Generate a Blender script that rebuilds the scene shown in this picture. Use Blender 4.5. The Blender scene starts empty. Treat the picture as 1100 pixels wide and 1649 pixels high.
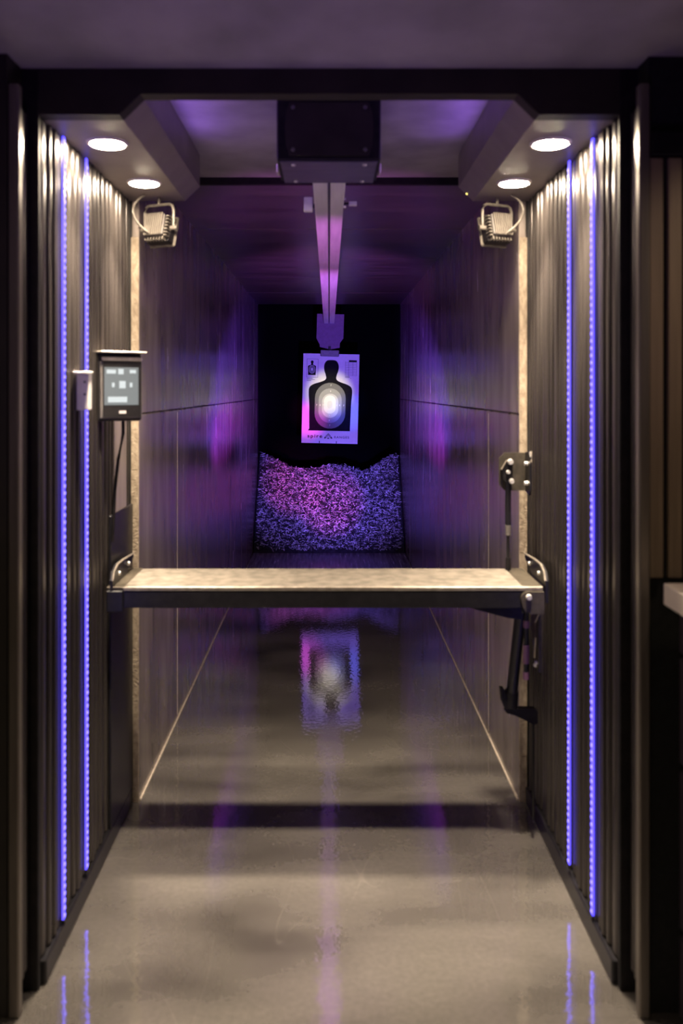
import bpy, bmesh, math, random
import numpy as np
from mathutils import Vector, Matrix

random.seed(7)
rng = np.random.default_rng(7)
SC = bpy.context.scene
COL = SC.collection
PI = math.pi

# ------------------------------------------------------------------ camera
F = 1400.0                       # focal length in pixels of the 1100x1649 frame
EYE = 1.70
cam_d = bpy.data.cameras.new('camera')
cam = bpy.data.objects.new('camera', cam_d)
COL.objects.link(cam)
cam.location = (0, 0, EYE)
cam.rotation_euler = (PI / 2, 0, 0)
cam_d.sensor_fit = 'VERTICAL'
cam_d.sensor_height = 36.0
cam_d.lens = F * 36.0 / 1649.0
cam_d.shift_x = 20.0 / 1649.0
cam_d.shift_y = -196.5 / 1649.0
cam_d.clip_start = 0.05
cam_d.dof.use_dof = True
cam_d.dof.focus_distance = 9.0
cam_d.dof.aperture_fstop = (cam_d.lens / 1000.0) / 0.0125
SC.camera = cam

# ------------------------------------------------------------------ world, exposure, room lights
w = bpy.data.worlds.new('world')
SC.world = w
w.use_nodes = True
w.node_tree.nodes['Background'].inputs[0].default_value = (0.010, 0.008, 0.012, 1)
w.node_tree.nodes['Background'].inputs[1].default_value = 1.0
vs = SC.view_settings
vs.view_transform = 'Standard'
vs.look = 'None'
vs.exposure = 0.0
vs.gamma = 1.0
vs.use_curve_mapping = False


def lamp(name, kind, loc, energy, color, target=None, **kw):
    d = bpy.data.lights.new(name, kind)
    d.energy = energy
    d.color = color
    for k, v in kw.items():
        setattr(d, k, v)
    o = bpy.data.objects.new(name, d)
    COL.objects.link(o)
    o.location = loc
    if target is not None:
        o.rotation_euler = (Vector(target) - Vector(loc)).to_track_quat('-Z', 'Y').to_euler()
    return o


# unseen lamps added: warm one behind the camera, violet wash up at the ceiling
lamp('added_lounge_lamp', 'AREA', (-0.7, -0.6, 2.55), 20.0, (1.0, 0.78, 0.55), (-0.7, -0.6, 0), shape='DISK', size=0.3)
lamp('counter_downlight', 'SPOT', (1.25, 2.0, 2.58), 18.0, (1.0, 0.78, 0.54), (1.25, 2.05, 0), spot_size=math.radians(125), spot_blend=0.8, shadow_soft_size=0.05)
lamp('added_violet_wash', 'AREA', (-0.1, 0.7, 0.5), 1.9, (0.42, 0.18, 1.0), (-0.1, 2.45, 2.65), shape='DISK', size=0.5, spread=1.2)

# unseen coloured spots added to tint the lane, set at an added bar
LB_Y, LB_Z = 3.44, 0.905
def added_spot(name, x, energy, color, target, size, blend=0.6):
    lamp(name, 'SPOT', (x, LB_Y + .03, LB_Z), energy, color, target, spot_size=math.radians(size), spot_blend=blend, shadow_soft_size=0.02)
added_spot('added_spot_blue', 0.26, 1150, (0.20, 0.12, 1.0), (0.02, 9.9, 1.30), 29, 0.5)
added_spot('added_spot_bank_blue', 0.14, 1100, (0.18, 0.12, 1.0), (0.12, 9.3, 0.60), 13, 1.0)
added_spot('added_spot_pink', -0.26, 1300, (1.0, 0.10, 0.50), (-0.36, 9.3, 0.72), 8.5, 1.0)
added_spot('added_spot_pink', -0.14, 1300, (1.0, 0.10, 0.55), (0.02, 9.2, 0.50), 8.0, 1.0)
added_spot('added_spot_cream', 0.0, 1900, (1.0, 0.94, 0.14), (0.0, 9.93, 1.66), 5.6, 1.0)
added_spot('added_spot_target_pink', -0.08, 2000, (1.0, 0.05, 0.62), (-0.24, 9.93, 1.36), 4.6, 1.0)
added_spot('added_spot_target_blue', 0.08, 1700, (0.02, 0.12, 1.0), (0.22, 9.93, 1.44), 4.6, 1.0)
added_spot('added_spot_rail_near', -0.06, 75, (0.9, 0.18, 1.0), (0.0, 4.45, 2.45), 50, 0.8)
added_spot('added_spot_rail_far_pink', -0.20, 420, (1.0, 0.18, 0.90), (0.0, 6.6, 2.45), 28, 0.9)
added_spot('added_spot_rail_far_blue', 0.20, 420, (0.25, 0.14, 1.0), (0.0, 6.8, 2.45), 28, 0.9)
for sg in (-1, 1):  # added lamps throw the coloured patches on the side walls
    added_spot('added_spot_side_violet', -sg * 0.1, 1300, (0.60, 0.05, 1.0), (sg * 0.785, 6.6, 1.42), 12, 1.0)
    added_spot('added_spot_side_blue', -sg * 0.1, 1900, (0.18, 0.05, 1.0), (sg * 0.785, 6.8, 1.72), 18, 1.0)
    added_spot('added_spot_side_far', -sg * 0.2, 1500, (0.34, 0.06, 1.0), (sg * 0.785, 9.0, 1.45), 10, 1.0)
# violet area lamps added along the two soffits to tint the stall ceiling
for sg in (-1, 1):
    lamp('added_soffit_wash', 'AREA', (sg * 0.525, 2.92, 2.562), 1.2, (0.36, 0.15, 1.0), (0, 2.92, 2.67), shape='RECTANGLE', size=0.75, size_y=0.02)


# ------------------------------------------------------------------ materials
def nt(name):
    m = bpy.data.materials.new(name)
    m.use_nodes = True
    t = m.node_tree
    return m, t, t.nodes['Principled BSDF']


def setp(b, color=None, rough=None, metal=None, ior=None, coat=None, coat_r=None, spec=None):
    if color is not None: b.inputs['Base Color'].default_value = (*color, 1)
    if rough is not None: b.inputs['Roughness'].default_value = rough
    if metal is not None: b.inputs['Metallic'].default_value = metal
    if ior is not None: b.inputs['IOR'].default_value = ior
    if coat is not None: b.inputs['Coat Weight'].default_value = coat
    if coat_r is not None: b.inputs['Coat Roughness'].default_value = coat_r
    if spec is not None: b.inputs['Specular IOR Level'].default_value = spec


def noisy(name, c1, c2, rough=0.5, metal=0.0, scale=(20, 20, 20), detail=4.0, bump=0.0, bump_scale=None,
          lo=0.35, hi=0.65, rvar=0.0, **kw):
    """procedural two-tone material with grain and relief"""
    m, t, b = nt(name)
    setp(b, c1, rough, metal, **kw)
    N, L = t.nodes, t.links
    tc = N.new('ShaderNodeTexCoord')
    mp = N.new('ShaderNodeMapping'); mp.inputs['Scale'].default_value = scale
    L.new(tc.outputs['Object'], mp.inputs[0])
    nz = N.new('ShaderNodeTexNoise'); nz.inputs['Scale'].default_value = 1.0; nz.inputs['Detail'].default_value = detail
    L.new(mp.outputs[0], nz.inputs['Vector'])
    cr = N.new('ShaderNodeValToRGB')
    cr.color_ramp.elements[0].position = lo; cr.color_ramp.elements[0].color = (*c1, 1)
    cr.color_ramp.elements[1].position = hi; cr.color_ramp.elements[1].color = (*c2, 1)
    L.new(nz.outputs['Fac'], cr.inputs[0])
    L.new(cr.outputs[0], b.inputs['Base Color'])
    if rvar:
        mr = N.new('ShaderNodeMapRange')
        mr.inputs['To Min'].default_value = max(0.02, rough - rvar); mr.inputs['To Max'].default_value = rough + rvar
        L.new(nz.outputs['Fac'], mr.inputs[0]); L.new(mr.outputs[0], b.inputs['Roughness'])
    if bump:
        n2 = nz
        if bump_scale:
            n2 = N.new('ShaderNodeTexNoise'); n2.inputs['Scale'].default_value = bump_scale; n2.inputs['Detail'].default_value = 3
            L.new(tc.outputs['Object'], n2.inputs['Vector'])
        bp = N.new('ShaderNodeBump'); bp.inputs['Strength'].default_value = bump; bp.inputs['Distance'].default_value = 0.01
        L.new(n2.outputs['Fac'], bp.inputs['Height']); L.new(bp.outputs[0], b.inputs['Normal'])
    return m


def emis(name, color, strength, base=(0.02, 0.02, 0.02)):
    m, t, b = nt(name)
    setp(b, base, 0.4)
    b.inputs['Emission Color'].default_value = (*color, 1)
    b.inputs['Emission Strength'].default_value = strength
    return m


def concrete_floor():
    m, t, b = nt('polished_concrete')
    N, L = t.nodes, t.links
    tc = N.new('ShaderNodeTexCoord')
    mp = N.new('ShaderNodeMapping'); mp.inputs['Scale'].default_value = (1.0, 2.4, 1.0)
    L.new(tc.outputs['Object'], mp.inputs[0])
    n1 = N.new('ShaderNodeTexNoise'); n1.inputs['Scale'].default_value = 1.3; n1.inputs['Detail'].default_value = 3.5
    n1.inputs['Roughness'].default_value = 0.45; n1.inputs['Distortion'].default_value = 0.3
    L.new(mp.outputs[0], n1.inputs['Vector'])
    cr = N.new('ShaderNodeValToRGB')
    e = cr.color_ramp.elements
    e[0].position = 0.26; e[0].color = (0.062, 0.056, 0.050, 1)
    e[1].position = 0.66; e[1].color = (0.170, 0.157, 0.141, 1)
    x = e.new(0.46); x.color = (0.122, 0.112, 0.101, 1)
    L.new(n1.outputs['Fac'], cr.inputs[0])
    # fine speckle
    n2 = N.new('ShaderNodeTexNoise'); n2.inputs['Scale'].default_value = 55; n2.inputs['Detail'].default_value = 3
    L.new(tc.outputs['Object'], n2.inputs['Vector'])
    mx = N.new('ShaderNodeMixRGB'); mx.blend_type = 'MULTIPLY'; mx.inputs[0].default_value = 0.35
    L.new(cr.outputs[0], mx.inputs[1]); L.new(n2.outputs['Fac'], mx.inputs[2])
    # pale scratches: thin iso-lines of a stretched noise
    mp3 = N.new('ShaderNodeMapping'); mp3.inputs['Scale'].default_value = (2.6, 0.8, 1.0); mp3.inputs['Rotation'].default_value = (0, 0, 0.4)
    L.new(tc.outputs['Object'], mp3.inputs[0])
    n3 = N.new('ShaderNodeTexNoise'); n3.inputs['Scale'].default_value = 1.1; n3.inputs['Detail'].default_value = 1
    L.new(mp3.outputs[0], n3.inputs['Vector'])
    sb = N.new('ShaderNodeMath'); sb.operation = 'SUBTRACT'; sb.inputs[1].default_value = 0.56; L.new(n3.outputs['Fac'], sb.inputs[0])
    ab = N.new('ShaderNodeMath'); ab.operation = 'ABSOLUTE'; L.new(sb.outputs[0], ab.inputs[0])
    lt = N.new('ShaderNodeMath'); lt.operation = 'LESS_THAN'; lt.inputs[1].default_value = 0.0008; L.new(ab.outputs[0], lt.inputs[0])
    ml = N.new('ShaderNodeMath'); ml.operation = 'MULTIPLY'; ml.inputs[1].default_value = 0.10; L.new(lt.outputs[0], ml.inputs[0])
    mx2 = N.new('ShaderNodeMixRGB'); mx2.inputs[2].default_value = (0.36, 0.33, 0.28, 1)
    L.new(ml.outputs[0], mx2.inputs[0]); L.new(mx.outputs[0], mx2.inputs[1])
    L.new(mx2.outputs[0], b.inputs['Base Color'])
    setp(b, rough=0.05, ior=2.5)
    # slight waviness of the sealer
    n4 = N.new('ShaderNodeTexNoise'); n4.inputs['Scale'].default_value = 38; n4.inputs['Detail'].default_value = 2
    L.new(tc.outputs['Object'], n4.inputs['Vector'])
    bp = N.new('ShaderNodeBump'); bp.inputs['Strength'].default_value = 0.10; bp.inputs['Distance'].default_value = 0.004
    L.new(n4.outputs['Fac'], bp.inputs['Height']); L.new(bp.outputs[0], b.inputs['Normal'])
    return m


M = {}
M['floor'] = concrete_floor()
M['slat'] = noisy('dark_bronze_rib', (0.042, 0.036, 0.034), (0.076, 0.066, 0.060), 0.30, 0.5, (60, 60, 1.5), rvar=0.08, bump=0.05)
M['wallback'] = noisy('black_backing', (0.010, 0.009, 0.010), (0.020, 0.018, 0.018), 0.6, 0, (8, 8, 8))
M['black'] = noisy('matt_black_paint', (0.008, 0.007, 0.008), (0.014, 0.012, 0.013), 0.55, 0, (30, 30, 30), bump=0.05, spec=0.2)
M['header'] = noisy('charcoal_paint', (0.020, 0.017, 0.013), (0.028, 0.024, 0.018), 0.6, 0, (12, 12, 12), spec=0.3)
M['soffit'] = noisy('soffit_paint', (0.19, 0.165, 0.150), (0.23, 0.20, 0.18), 0.45, 0, (9, 9, 9))
M['tile'] = noisy('ceiling_panel', (0.20, 0.18, 0.20), (0.30, 0.27, 0.30), 0.7, 0, (5, 5, 5), detail=6, bump=0.1)
M['roomceil'] = noisy('room_ceiling', (0.20, 0.18, 0.20), (0.30, 0.27, 0.30), 0.7, 0, (4, 3, 4), detail=6)
M['panel'] = noisy('cement_board', (0.17, 0.143, 0.125), (0.31, 0.262, 0.228), 0.25, 0, (5.0, 6.0, 1.2), detail=8, ior=1.75, rvar=0.07, bump=0.012, bump_scale=60)
M['laneceil'] = noisy('lane_ceiling_board', (0.045, 0.040, 0.038), (0.08, 0.072, 0.068), 0.36, 0, (1.2, 9, 3), detail=7, rvar=0.1, bump=0.05, bump_scale=40)
M['edge'] = noisy('raw_board_edge', (0.26, 0.205, 0.145), (0.42, 0.345, 0.25), 0.8, 0, (60, 60, 30), detail=5, bump=0.5, bump_scale=110)
M['caulk'] = noisy('pale_caulk', (0.44, 0.38, 0.31), (0.60, 0.52, 0.43), 0.7, 0, (40, 40, 40))
M['curtain'] = noisy('black_rubber_curtain', (0.0006, 0.0006, 0.0007), (0.001, 0.001, 0.0011), 1.0, 0, (20, 20, 20), bump=0.3, spec=0.1)
M['shelf_top'] = noisy('worn_shelf_mat', (0.085, 0.074, 0.058), (0.17, 0.148, 0.118), 0.7, 0, (22, 22, 22), detail=7, bump=0.15, bump_scale=160)
M['steel_edge'] = noisy('worn_steel_edge', (0.24, 0.21, 0.17), (0.33, 0.29, 0.24), 0.45, 0.5, (40, 40, 40))
M['trim'] = noisy('corner_trim_metal', (0.15, 0.13, 0.11), (0.20, 0.175, 0.15), 0.35, 0.5, (40, 40, 3))
M['darksteel'] = noisy('dark_powder_coat', (0.011, 0.0105, 0.013), (0.018, 0.017, 0.020), 0.36, 0.2, (50, 50, 50), bump=0.05)
M['plate'] = noisy('bronze_grey_plate', (0.070, 0.060, 0.045), (0.105, 0.090, 0.066), 0.45, 0.5, (40, 40, 40))
M['chrome'] = noisy('bright_zinc', (0.62, 0.60, 0.56), (0.78, 0.76, 0.72), 0.42, 0.5, (60, 60, 60))
M['alu'] = noisy('brushed_aluminium', (0.48, 0.44, 0.38), (0.62, 0.57, 0.50), 0.42, 0.55, (60, 60, 6))
M['fixture'] = noisy('fixture_grey', (0.11, 0.096, 0.080), (0.155, 0.137, 0.115), 0.5, 0.2, (60, 60, 60))
M['rail'] = noisy('rail_aluminium', (0.72, 0.68, 0.74), (0.86, 0.82, 0.88), 0.5, 0.1, (30, 2, 30))
M['carrier'] = noisy('carrier_plastic', (0.17, 0.075, 0.14), (0.20, 0.09, 0.17), 0.55, 0, (30, 30, 30))
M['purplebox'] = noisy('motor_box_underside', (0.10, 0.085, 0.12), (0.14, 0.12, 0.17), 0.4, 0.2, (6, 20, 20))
def shreds():
    m, t, b = nt('shredded_rubber')
    N, L = t.nodes, t.links
    g = N.new('ShaderNodeNewGeometry')
    cr = N.new('ShaderNodeValToRGB')
    e = cr.color_ramp.elements
    e[0].position = 0.0; e[0].color = (0.008, 0.008, 0.009, 1)
    e[1].position = 1.0; e[1].color = (0.85, 0.82, 0.86, 1)
    x = e.new(0.5); x.color = (0.05, 0.05, 0.055, 1)
    x = e.new(0.7); x.color = (0.40, 0.39, 0.41, 1)
    L.new(g.outputs['Random Per Island'], cr.inputs[0]); L.new(cr.outputs[0], b.inputs['Base Color'])
    setp(b, rough=0.45)
    return m
M['rubber'] = shreds()
M['apron'] = noisy('streaked_apron', (0.16, 0.15, 0.17), (0.34, 0.32, 0.36), 0.25, 0.1, (40, 3, 3), rvar=0.08)  # fine lighter and darker streaks running along the lane
M['rubber_bed'] = noisy('rubber_bed', (0.010, 0.010, 0.012), (0.03, 0.03, 0.035), 0.8, 0, (30, 30, 30), bump=0.8)
M['paper'] = noisy('target_paper', (0.82, 0.81, 0.78), (0.86, 0.85, 0.82), 0.8, 0, (30, 30, 30))
M['ink'] = noisy('black_ink', (0.006, 0.0055, 0.009), (0.009, 0.008, 0.012), 0.8, 0, (30, 30, 30), spec=0.1)
for i, c in enumerate((0.17, 0.36, 0.60, 0.84, 0.74)):
    M['ring%d' % i] = noisy('ring_tone_%d' % i, (c, c, c), (c * 1.04, c * 1.04, c * 1.04), 0.8, 0, (30, 30, 30))
M['inkgrey'] = noisy('grey_ink', (0.12, 0.11, 0.14), (0.15, 0.14, 0.17), 0.7, 0, (30, 30, 30))
M['white_plastic'] = noisy('white_plastic', (0.74, 0.70, 0.66), (0.80, 0.76, 0.72), 0.45, 0, (30, 30, 30))
M['blackplastic'] = noisy('black_plastic', (0.014, 0.013, 0.013), (0.022, 0.020, 0.020), 0.35, 0, (40, 40, 40))
M['greyplastic'] = noisy('grey_plastic', (0.11, 0.10, 0.095), (0.14, 0.13, 0.12), 0.4, 0, (40, 40, 40))
M['slatwood'] = noisy('brown_wood_slat', (0.13, 0.094, 0.062), (0.20, 0.145, 0.096), 0.55, 0, (40, 40, 2), detail=6)
M['felt'] = noisy('black_felt', (0.004, 0.004, 0.004), (0.008, 0.008, 0.008), 0.95, 0, (60, 60, 60))
M['stone'] = noisy('pale_stone_top', (0.46, 0.40, 0.35), (0.58, 0.51, 0.45), 0.35, 0, (8, 8, 8), detail=7)
M['cabinet'] = noisy('dark_plum_lacquer', (0.020, 0.014, 0.020), (0.028, 0.020, 0.028), 0.4, 0, (14, 14, 2))
M['darkwall'] = noisy('dark_wall_paint', (0.016, 0.013, 0.010), (0.026, 0.021, 0.016), 0.6, 0, (6, 6, 6))
M['disc'] = emis('lamp_diffuser', (1.0, 0.81, 0.60), 420.0, (0.8, 0.8, 0.8))
M['ledbody'] = emis('led_strip_glow', (0.085, 0.06, 1.0), 2.8)
M['leddot'] = emis('led_chip_glow', (0.17, 0.13, 1.0), 5.0)
M['screen'] = emis('screen_glow', (0.30, 0.33, 0.33), 0.75)
M['icon'] = emis('screen_icon_glow', (0.80, 0.86, 0.86), 0.95)
M['yellowled'] = emis('yellow_indicator', (1.0, 0.78, 0.20), 3.0)


# ------------------------------------------------------------------ mesh helpers
def new_bm():
    return bmesh.new()


def add_box(bm, c, s, bevel=0.0, rot=None, seg=1):
    r = bmesh.ops.create_cube(bm, size=1.0)
    vsx = r['verts']
    mat = Matrix.Translation(Vector(c)) @ (rot if rot else Matrix()) @ Matrix.Diagonal((s[0], s[1], s[2], 1))
    bmesh.ops.transform(bm, matrix=mat, verts=vsx)
    if bevel:
        es = list({e for v in vsx for e in v.link_edges})
        bmesh.ops.bevel(bm, geom=es, offset=bevel, segments=seg, affect='EDGES', profile=0.5)
    return bm


def bx(x0, x1, y0, y1, z0, z1, bevel=0.0, bm=None, seg=1):
    bm = bm or new_bm()
    return add_box(bm, ((x0 + x1) / 2, (y0 + y1) / 2, (z0 + z1) / 2), (abs(x1 - x0), abs(y1 - y0), abs(z1 - z0)), bevel, seg=seg)


def add_cyl(bm, p0, p1, r0, r1=None, n=16, caps=True):
    r1 = r0 if r1 is None else r1
    p0, p1 = Vector(p0), Vector(p1)
    d = p1 - p0
    q = d.to_track_quat('Z', 'Y').to_matrix()
    a, b = [], []
    for i in range(n):
        t = 2 * PI * i / n
        v = q @ Vector((math.cos(t), math.sin(t), 0))
        a.append(bm.verts.new(p0 + v * r0)); b.append(bm.verts.new(p1 + v * r1))
    for i in range(n):
        bm.faces.new((a[i], a[(i + 1) % n], b[(i + 1) % n], b[i]))
    if caps:
        bm.faces.new(a[::-1]); bm.faces.new(b)
    return bm


def add_tube(bm, pts, r, n=10):
    pts = [Vector(p) for p in pts]
    rings = []
    for i, p in enumerate(pts):
        d = (pts[min(i + 1, len(pts) - 1)] - pts[max(i - 1, 0)]).normalized()
        q = d.to_track_quat('Z', 'Y').to_matrix()
        rings.append([bm.verts.new(p + q @ Vector((math.cos(2 * PI * k / n) * r, math.sin(2 * PI * k / n) * r, 0))) for k in range(n)])
    # keep ring starts aligned
    for i in range(1, len(rings)):
        best = min(range(n), key=lambda s: (rings[i][s].co - rings[i - 1][0].co).length)
        rings[i] = rings[i][best:] + rings[i][:best]
    for a, b in zip(rings, rings[1:]):
        for k in range(n):
            bm.faces.new((a[k], a[(k + 1) % n], b[(k + 1) % n], b[k]))
    bm.faces.new(rings[0][::-1]); bm.faces.new(rings[-1])
    return bm


def add_prism(bm, poly, axis, t0, t1):
    """extrude a 2-D polygon; axis 'x' -> poly is (y,z), 'y' -> (x,z), 'z' -> (x,y)"""
    def P(u, v, t):
        return {'x': (t, u, v), 'y': (u, t, v), 'z': (u, v, t)}[axis]
    a = [bm.verts.new(P(u, v, t0)) for u, v in poly]
    b = [bm.verts.new(P(u, v, t1)) for u, v in poly]
    n = len(poly)
    bm.faces.new(a); bm.faces.new(b[::-1])
    for i in range(n):
        bm.faces.new((a[i], b[i], b[(i + 1) % n], a[(i + 1) % n]))
    bmesh.ops.recalc_face_normals(bm, faces=bm.faces)
    return bm


def obj(name, bm, mat, parent=None, smooth=False, loc=None):
    me = bpy.data.meshes.new(name)
    bmesh.ops.recalc_face_normals(bm, faces=bm.faces)
    bm.to_mesh(me); bm.free()
    me.materials.append(M[mat])
    if smooth:
        for p in me.polygons: p.use_smooth = True
        me.set_sharp_from_angle(angle=math.radians(40))
    return link(name, me, parent, loc)


def link(name, me, parent=None, loc=None):
    o = bpy.data.objects.new(name, me)
    COL.objects.link(o)
    if loc is not None: o.location = loc
    if parent is not None:
        o.parent = parent
        o.matrix_parent_inverse = parent.matrix_basis.inverted()
    return o


def tag(o, label, cat, group=None):
    o['label'] = label; o['category'] = cat
    if group: o['group'] = group
    return o


def thing(name, label, cat, loc=(0, 0, 0), group=None, rot=(0, 0, 0)):
    o = bpy.data.objects.new(name, None)
    COL.objects.link(o)
    o.location = loc; o.rotation_euler = rot
    o.empty_display_size = 0.05
    o.matrix_basis = Matrix.LocRotScale(Vector(loc), __import__('mathutils').Euler(rot), Vector((1, 1, 1)))
    return tag(o, label, cat, group)


def part(name, bm, mat, parent, smooth=False):
    """a part modelled in its parent's local space"""
    o = obj(name, bm, mat, None, smooth)
    o.parent = parent
    return o


def struct(name, bm, mat, label=None):
    o = obj(name, bm, mat)
    o['kind'] = 'structure'
    if label: o['label'] = label
    return o


def dd(s):           # depth at which one metre spans s pixels
    return F / s


# ------------------------------------------------------------------ the setting
Y_FRONT = 2.353      # wall plane of the lounge
Y_HEAD = 2.46        # header and jamb posts
Y_LANE = 3.59        # where the lane begins
Y_END = 9.60         # end of the lane boards
Y_BACK = 11.0
Z_SOF, Z_BEV, Z_CEIL = 2.48, 2.538, 2.67
Z_ROOM, Z_LANE = 2.61, 2.645
XW, XL = 0.816, 0.785

struct('floor', bx(-2.6, 2.6, -3.0, Y_BACK + .1, -0.12, 0.0), 'floor', 'polished grey brown concrete floor running from the lounge into the lane')
struct('ceiling', bx(-2.6, 2.6, -3.0, Y_HEAD + .01, Z_ROOM, Z_ROOM + .1), 'roomceil', 'violet lit ceiling in front of the stall')
o = struct('ceiling_stall', bx(-0.9, 0.9, Y_HEAD + .05, 3.98, Z_CEIL, Z_CEIL + .08), 'tile', 'purple grey ceiling panel over the stall')
# lounge shell
struct('wall_room_left', bx(-2.7, -2.6, -3.0, Y_FRONT + .1, 0, Z_ROOM), 'darkwall')
struct('wall_room_right', bx(2.6, 2.7, -3.0, Y_FRONT + .1, 0, Z_ROOM), 'darkwall')
struct('wall_room_rear', bx(-2.7, 2.7, -3.1, -3.0, 0, Z_ROOM), 'darkwall')
struct('wall_front_left', bx(-2.7, -0.872, Y_FRONT, Y_FRONT + .12, 0, Z_ROOM), 'darkwall', 'dark wall left of the stall opening')
wfr = struct('wall_front_right', bx(0.872, 2.7, Y_FRONT + .02, Y_FRONT + .14, 0, Z_ROOM), 'felt', 'black wall right of the stall opening')

# lane shell
ww = {}
for side, sg in (('left', -1), ('right', 1)):
    a, b_ = sorted((sg * 0.842, sg * 0.95))
    ww[side] = struct('wall_' + side, bx(a, b_, Y_FRONT + .13, 3.45, 0, Z_CEIL), 'wallback', 'dark ribbed %s wall of the stall' % side)
    a, b_ = sorted((sg * 0.818, sg * 0.95))
    ww['lane_' + side] = struct('wall_lane_' + side, bx(a, b_, Y_LANE + .002, Y_BACK, 0, 3.2), 'wallback', 'boarded %s wall of the shooting lane' % side)
    a, b_ = sorted((sg * 0.842, sg * 0.95))
    struct('trim_recess_' + side, bx(a, b_, 3.45, Y_LANE, 0, Z_CEIL), 'black')
lc = struct('ceiling_lane', bx(-0.9, 0.9, Y_LANE + .39, Y_END, Z_LANE + .022, Z_LANE + .12), 'wallback', 'dark boarded lane ceiling')
struct('wall_back', bx(-0.95, 0.95, Y_BACK, Y_BACK + .1, 0, 3.2), 'curtain', 'black rubber wall behind the bullet trap')
struct('ceiling_trap', bx(-0.95, 0.95, Y_END, Y_BACK, 3.2, 3.3), 'curtain')
struct('wall_trap_head', bx(-0.9, 0.9, Y_END, Y_END + .05, Z_LANE + .12, 3.2), 'curtain')
for sg, side in ((-1, 'left'), (1, 'right')):
    a, b_ = sorted((sg * 0.782, sg * 0.818))
    struct('wall_trap_' + side, bx(a, b_, Y_END + .004, Y_BACK, 0, 3.2), 'curtain')

# ribs of the stall walls: one slat each, alike slats share a mesh
def rib_mesh(w_, depth):
    bm = new_bm()
    n = 7
    prof = [(-w_ / 2, 0)]
    for i in range(n):
        t = PI * i / (n - 1)
        prof.append((-w_ / 2 * math.cos(t) * 0.96, depth * (0.45 + 0.55 * math.sin(t) ** 0.6)))
    prof.append((w_ / 2, 0))
    poly = [(y, d) for y, d in prof]
    a = [bm.verts.new((d, y, 0.075)) for y, d in poly]
    b = [bm.verts.new((d, y, Z_SOF - .004)) for y, d in poly]
    for i in range(len(poly) - 1):
        bm.faces.new((a[i], a[i + 1], b[i + 1], b[i]))
    bm.faces.new(a); bm.faces.new(b[::-1])
    bmesh.ops.recalc_face_normals(bm, faces=bm.faces)
    me = bpy.data.meshes.new('slat')
    bm.to_mesh(me); bm.free()
    me.materials.append(M['slat'])
    for p in me.polygons: p.use_smooth = True
    me.set_sharp_from_angle(angle=math.radians(50))
    return me

RIB = {w_: rib_mesh(w_, d) for w_, d in ((0.036, 0.024), (0.052, 0.020), (0.026, 0.028))}
LED_Y = {'left': (2.655, 2.905), 'right': (2.675, 2.935)}
for side, sg in (('left', -1), ('right', 1)):
    y = 2.485
    seq = [0.052, 0.036, 0.026, 0.036, 0.036, 0.026, 0.052, 0.036, 0.026, 0.036]
    k = 0
    while y < 3.53:
        w_ = seq[k % len(seq)]
        o = link('slat', RIB[w_], ww[side])
        o.matrix_basis = Matrix.Translation((sg * 0.842, y + w_ / 2, 0)) @ Matrix.Rotation(PI if sg > 0 else 0, 4, 'Z')
        y += w_ + 0.005; k += 1
    # the short run of ribs in front of the jamb post
    y = Y_FRONT + .035
    for w_ in (0.026, 0.036):
        o = link('slat', RIB[w_], ww[side])
        o.matrix_basis = Matrix.Translation((sg * 0.872, y + w_ / 2, 0)) @ Matrix.Rotation(PI if sg > 0 else 0, 4, 'Z')
        y += w_ + 0.004
    a, b_ = sorted((sg * 0.808, sg * 0.842))
    bb = struct('baseboard_' + side, bx(a, b_, 2.485, 3.575, 0, 0.07, 0.004), 'darksteel')
    # jamb post and bright corner trim
    a, b_ = sorted((sg * 0.822, sg * 0.873))
    struct('trim_post_' + side, bx(a, b_, Y_HEAD - .002, Y_HEAD + .018, 0, Z_ROOM, 0.003), 'black', 'black jamb post on the %s of the stall opening' % side)
    a, b_ = sorted((sg * 0.838, sg * 0.868))
    struct('trim_corner_' + side, bx(a, b_, Y_FRONT - .005, Y_FRONT + .024, 0, Z_SOF + .05, 0.004), 'trim', 'slim metal corner trim on the %s' % side)

# header beam with the soffit profile cut out
hp = [(-0.95, Z_SOF), (-0.594, Z_SOF), (-0.534, Z_BEV), (0.534, Z_BEV), (0.594, Z_SOF), (0.95, Z_SOF), (0.95, Z_CEIL + .08), (-0.95, Z_CEIL + .08)]
hb = new_bm(); add_prism(hb, hp, 'y', Y_HEAD, Y_HEAD + .055)
struct('trim_header', hb, 'header', 'black header beam over the stall opening')
# soffits along both sides
sof = {}
for side, sg in (('left', -1), ('right', 1)):
    bm = new_bm()
    poly = [(sg * 0.842, Z_SOF), (sg * 0.594, Z_SOF), (sg * 0.534, Z_BEV), (sg * 0.534, Z_CEIL), (sg * 0.842, Z_CEIL)]
    add_prism(bm, poly, 'y', Y_HEAD + .055, Y_LANE)
    sof[side] = struct('trim_soffit_' + side, bm, 'soffit', 'bevelled %s soffit with two round downlights' % side)

# boards on the lane walls (each its own panel)
def board(parent, x0, x1, y0, y1, z0, z1, mat='panel', name='panel', bevel=0.004):
    g = 0.0015
    return obj(name, bx(x0, x1, y0 + g, y1 - g, z0 + g, z1 - g, bevel), mat, parent)

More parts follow.
